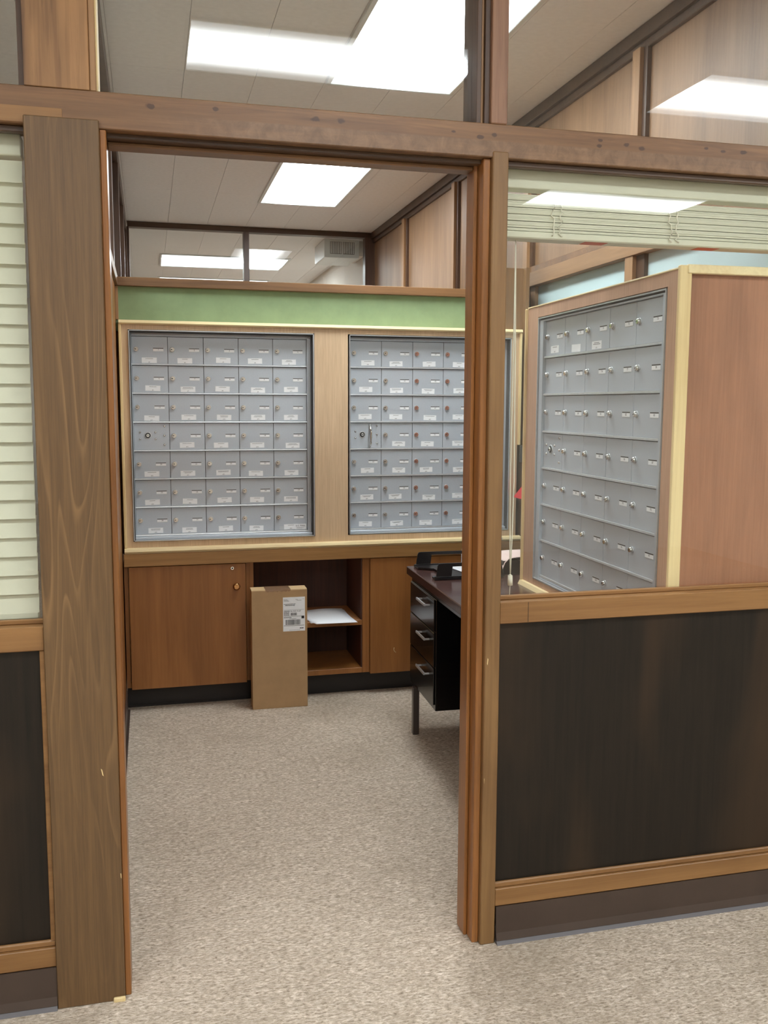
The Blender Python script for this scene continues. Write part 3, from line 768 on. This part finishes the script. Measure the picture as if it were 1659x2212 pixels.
# ------------------------------------------------------------------ desk
DX, DY, DR = 1.097, 1.705, math.radians(-2.2)
# local axes: x away from the doorway side, y towards the camera is negative
t = thing('desk', 'black steel desk with dark walnut top standing along the right side', 'desk', (DX, DY, 0), DR)
HT = 0.735
bx('desktop', t, 0.0, 0.70, -1.50, 0.0, HT - 0.036, HT, 'desk', 0.003)
bx('apron', t, 0.02, 0.68, -1.48, -0.02, HT - 0.062, HT - 0.036, 'black', 0.001)
# pedestal by the back wall: dark outer case, three drawers facing the doorway side
bx('pedestal', t, 0.016, 0.62, -0.450, -0.022, 0.215, HT - 0.062, 'black', 0.002)
for k, (z0, z1) in enumerate(((0.540, 0.672), (0.392, 0.536), (0.236, 0.388))):
    d = bx('drawer', t, 0.010, 0.016, -0.436, -0.036, z0, z1, 'black', 0.002)
    zc = (0.638, 0.495, 0.350)[k]
    h = MB()
    h.box(-0.016, -0.009, -0.374, -0.238, zc - 0.004, zc + 0.006, 'pull', 0.001)
    h.box(-0.010, 0.010, -0.374, -0.364, zc - 0.003, zc + 0.003, 'pull', 0.001); h.box(-0.010, 0.010, -0.248, -0.238, zc - 0.003, zc + 0.003, 'pull', 0.001)
    h.build('handle', d)
bx('pedestal', t, 0.030, 0.62, -1.46, -1.12, 0.215, HT - 0.062, 'black', 0.003)
bx('modesty_panel', t, 0.640, 0.655, -1.48, -0.02, 0.28, HT - 0.062, 'black', 0.001)
for (lx, ly) in ((0.004, -0.125), (0.63, -0.06), (0.004, -1.46), (0.63, -1.46)):
    bx('leg', t, lx, lx + 0.028, ly, ly + 0.028, 0.0, 0.215 if lx < 0.1 else 0.28, 'steel', 0.002)

# letter tray
t = thing('letter_tray', 'black plastic letter tray on the far corner of the desk', 'tray', (1.118, 1.345, HT), DR * 0.3)
m = MB().prism([(0.0, 0.0), (0.30, 0.0), (0.30, 0.33), (0.0, 0.33), (0.0, 0.26), (0.06, 0.22), (0.06, 0.08), (0.0, 0.045)], 0.002, 0.010, 'z', 'blackp'); m.build('base', t)
for y in (0.012, 0.318):
    h = 0.068
    m = MB()
    o_ = [(0.008, 0.0), (0.30, 0.0), (0.30, h - 0.006), (0.292, h), (0.022, h), (0.010, h - 0.008)]
    # wall with rectangular window: four strips
    m.prism([(0.006, 0.004), (0.072, 0.004), (0.078, h - 0.010), (0.014, h - 0.010)], y - 0.002, y + 0.002, 'y', 'blackp')
    m.prism([(0.225, 0.004), (0.30, 0.004), (0.292, h - 0.010), (0.220, h - 0.010)], y - 0.002, y + 0.002, 'y', 'blackp')
    m.prism([(0.012, h - 0.014), (0.294, h - 0.014), (0.288, h - 0.002), (0.278, h), (0.028, h), (0.018, h - 0.002)], y - 0.0025, y + 0.0025, 'y', 'blackp')
    m.box(0.0, 0.30, y - 0.004, y + 0.004, 0.0, 0.014, 'blackp', 0.001)
    m.build('side_wall', t)
o = MB().sheet([[(1.262 + 0.012 * j + 0.02 * (1 - i), 1.372 + i * 0.12, HT + 0.0125) for j in range(12)] for i in range(3)], 0.001, 'paper').build('paper_sheet')
tag(o, 'white paper lying inside the black letter tray', 'paper')
grid = []
for i in range(9):
    v = i / 8
    grid.append([(1.352 + 0.014 * j + 0.03 * (1 - math.cos(v * 1.3)), 1.700 + 0.012 * math.sin(v * 2), HT + 0.001 + 0.105 * math.sin(v * 1.45) + 0.0004 * j) for j in range(14)])
m = MB()
k = m.mi('paper')
T = [[m.bm.verts.new(p) for p in row] for row in grid]; B = [[m.bm.verts.new((p[0], p[1] + 0.0012, p[2])) for p in row] for row in grid]
for i in range(8):
    for j in range(13):
        m.bm.faces.new((T[i][j], T[i][j + 1], T[i + 1][j + 1], T[i + 1][j])); m.bm.faces.new((B[i][j], B[i + 1][j], B[i + 1][j + 1], B[i][j + 1]))
tag(m.build('standing_sheet'), 'white sheet standing upright behind the letter tray next to the door post', 'paper')

# ------------------------------------------------------------------ mailbox enclosure along the right wall
ENR = math.radians(-90 - 1.45)
ex, ey = 1.443, 1.205
t = thing('mailbox_enclosure', 'reddish plywood mailbox enclosure with pine edging standing at the right wall', 'cabinet', (ex, ey, HT), ENR)
EL, EH, ED = 1.118, 1.085, 0.49
o0, o1 = 0.102, 1.050            # opening along the face
q0, q1 = 0.040, 1.045            # opening height, relative
bx('stile', t, 0.0, o0, 0.0, 0.012, 0.0, EH, 'face2', 0.0005)
bx('stile', t, o1, EL - 0.006, 0.0, 0.012, 0.0, EH + 0.006, 'face2', 0.0005)
bx('rail', t, o0, o1, 0.0005, 0.012, q1, EH, 'face2', 0)
bx('rail', t, o0, o1, 0.0005, 0.012, 0.0, q0, 'face2', 0)
bx('top_panel', t, 0.0, EL - 0.006, 0.012, ED, EH - 0.012, EH, 'redp', 0)
bx('rear_panel', t, 0.0, 0.012, 0.012, ED, 0.0, EH - 0.012, 'redp', 0)
bx('end_panel', t, EL - 0.006, EL, 0.0, ED, 0.0, EH, 'redp', 0)
bx('back_panel', t, 0.012, EL - 0.006, ED - 0.012, ED, 0.0, EH - 0.012, 'redp', 0)
bx('edging', t, 0.0, EL, -0.002, 0.012, EH, EH + 0.005, 'pine', 0.001)
bx('edging', t, -0.010, 0.0, -0.010, 0.012, 0.0, EH, 'pinez', 0.002)
MB().prism([(-0.018, 0.0), (0.0, 0.0), (0.0, 0.018), (-0.010, 0.016)], -0.010, 1.0, 'x', 'pine').build('edging', t)
bx('edging', t, EL, EL + 0.014, -0.010, 0.026, 0.0, EH + 0.008, 'pinez', 0.002)
bx('edging', t, EL, EL + 0.018, 0.012, ED, EH - 0.014, EH + 0.010, 'pine', 0.002)

c, s = math.cos(ENR), math.sin(ENR)
def enc(lx, ly, lz): return (ex + lx * c - ly * s, ey + lx * s + ly * c, HT + lz)
mailbox_unit('grey mailbox bank on the right side, in the reddish enclosure', enc(0.147, 0.015, 0.056), ENR, 1.09, 1.045, 69, 0.013, (0.038, 0.022, 0.012, 0.014), names={(0, 0), (0, 1), (0, 2)})

# ------------------------------------------------------------------ things between the back units and the enclosure
t = thing('desk_organizer', 'black open desk organizer under the draped pink paper', 'organizer', (1.435, 1.40, HT), 0)
m = MB(); m.box(0, 0.20, 0.0, 0.004, 0, 0.060, 'blackp', 0.001).box(0, 0.20, 0.156, 0.16, 0, 0.060, 'blackp', 0.001).box(0, 0.004, 0.004, 0.156, 0, 0.060, 'blackp', 0.001).box(0.196, 0.2, 0.004, 0.156, 0, 0.060, 'blackp', 0.001)
m.build('wall', t); bx('tray_floor', t, 0.004, 0.196, 0.004, 0.156, 0, 0.005, 'blackp', 0); bx('divider', t, 0.09, 0.094, 0.004, 0.156, 0.005, 0.055, 'blackp', 0)
grid = []
for i in range(13):
    v = i / 12
    x = 1.424 + 0.20 * v; z = HT + 0.0625 + 0.014 * math.sin(min(1, v * 2.2) * math.pi * 0.5) - (0.05 * (1 - v * 6) ** 2 if v < 1 / 6 else 0)
    grid.append([(x, 1.392 + 0.022 * j, z + 0.0009 * j) for j in range(8)])
tag(MB().sheet(grid, 0.001, 'pink').build('pink_paper'), 'pinkish sheet of paper curling over the black desk organizer', 'paper')
t = thing('wall_plate', 'dark grey plate fixed below the pine edging at the right of the back wall', 'plate', (1.822, 2.176, 1.245))
MB().prism([(0.0, 0.0), (0.06, -0.09), (0.075, -0.09), (0.075, 0.0)], 0.0, 0.006, 'y', 'grey').build('plate', t) if False else bx('plate', t, 0.0, 0.052, 0, 0.012, -0.085, 0.0, 'grey', 0.002)
t = thing('red_flap', 'red plastic flap sticking out just left of the right mailbox enclosure', 'flap', (1.785, 2.06, 0.985))
MB().prism([(0.0, 0.0), (0.09, -0.016), (0.09, 0.085), (0.045, 0.055)], 0.0, 0.10, 'y', 'red').build('flap_plate', t)
bx('flap_arm', t, 0.058, 0.072, 0.09, 0.13, -0.226, 0.02, 'deske', 0.001)

# ------------------------------------------------------------------ blinds
def ladder(m, x, y, z0, z1, n):
    """bunched ladder cords of a raised blind"""
    rnd = random.Random(int(x * 1000)); pts = []
    for sgn in (-1, 1):
        pts = []
        for k in range(n):
            pts.append((x + sgn * 0.010 + rnd.uniform(-0.007, 0.007), y - 0.002 - rnd.uniform(0, 0.004), z1 + (z0 - z1) * k / (n - 1)))
        m.tube(pts, 0.0019, 'cord', 5)
t = thing('window_blind', 'raised cream slatted blind bunched at the top of the right window', 'blind', (0, 0, 0), 0, None)
XA, XB = 0.880, 3.19
bx('headrail', t, XA, XB, 0.062, 0.112, 1.998, 2.045, 'cream', 0.002)
NS = 27
for k in range(NS):
    z = 1.893 + k * 0.00335 + (0.0016 if k % 5 == 2 else 0)
    o = MB().prism([(0.060, 0.0), (0.085, 0.0010), (0.110, 0.0), (0.110, 0.0029), (0.085, 0.0038), (0.060, 0.0029)], XA, XB, 'x', 'cream').build('slat', t, (0, random.uniform(-0.0012, 0.0012), z))
bx('bottom_rail', t, XA, XB, 0.058, 0.112, 1.874, 1.892, 'cream', 0.003)
for k, x in enumerate((1.030, 1.368, 1.680, 2.05, 2.4)):
    m = MB(); ladder(m, x, 0.058, 1.882, 1.985, 15); m.build('ladder_cord', t)
for x in (1.150, 1.483, 1.80, 2.15):
    bx('sticker', t, x - 0.032, x + 0.032, 0.066, 0.104, 1.8732, 1.874, 'orange', 0)
for x in (0.9285, 0.9335):
    MB().tube([(0.931, 0.085, 1.873), (x, 0.080, 1.60), (x + (x - 0.931) * 1.2, 0.078, 1.25), (x, 0.078, 1.08), (0.931, 0.078, 0.995)], 0.0015, 'cord', 6).build('pull_cord', t)
MB().cyl((0.931, 0.078, 0.968), 0.0072, 0.027, 'z', 'cord', 12, 0.0062).cyl((0.931, 0.078, 0.995), 0.0048, 0.003, 'z', 'cord', 12, 0.002).build('tassel', t)
MB().tube([(0.931, 0.078, 0.968), (0.930, 0.078, 0.948), (0.930, 0.078, 0.9365)], 0.001, 'cord', 6).build('pull_cord', t)

t = thing('window_blind', 'lowered closed cream slatted blind behind the left window', 'blind')
XA, XB = -1.6, -0.262
bx('headrail', t, XA, XB, 0.062, 0.112, 1.998, 2.045, 'cream', 0.002)
SL = MB().prism([(0.062, 0.000), (0.064, 0.000), (0.080, 0.050), (0.078, 0.051)], XA, XB, 'x', 'cream').mesh('slat')
k = 0; z = 0.960
while z < 1.97:
    link('slat', SL, t, (0, random.uniform(-0.001, 0.001), z)); z += 0.0445
bx('bottom_rail', t, XA, XB, 0.060, 0.092, 0.944, 0.962, 'cream', 0.003)
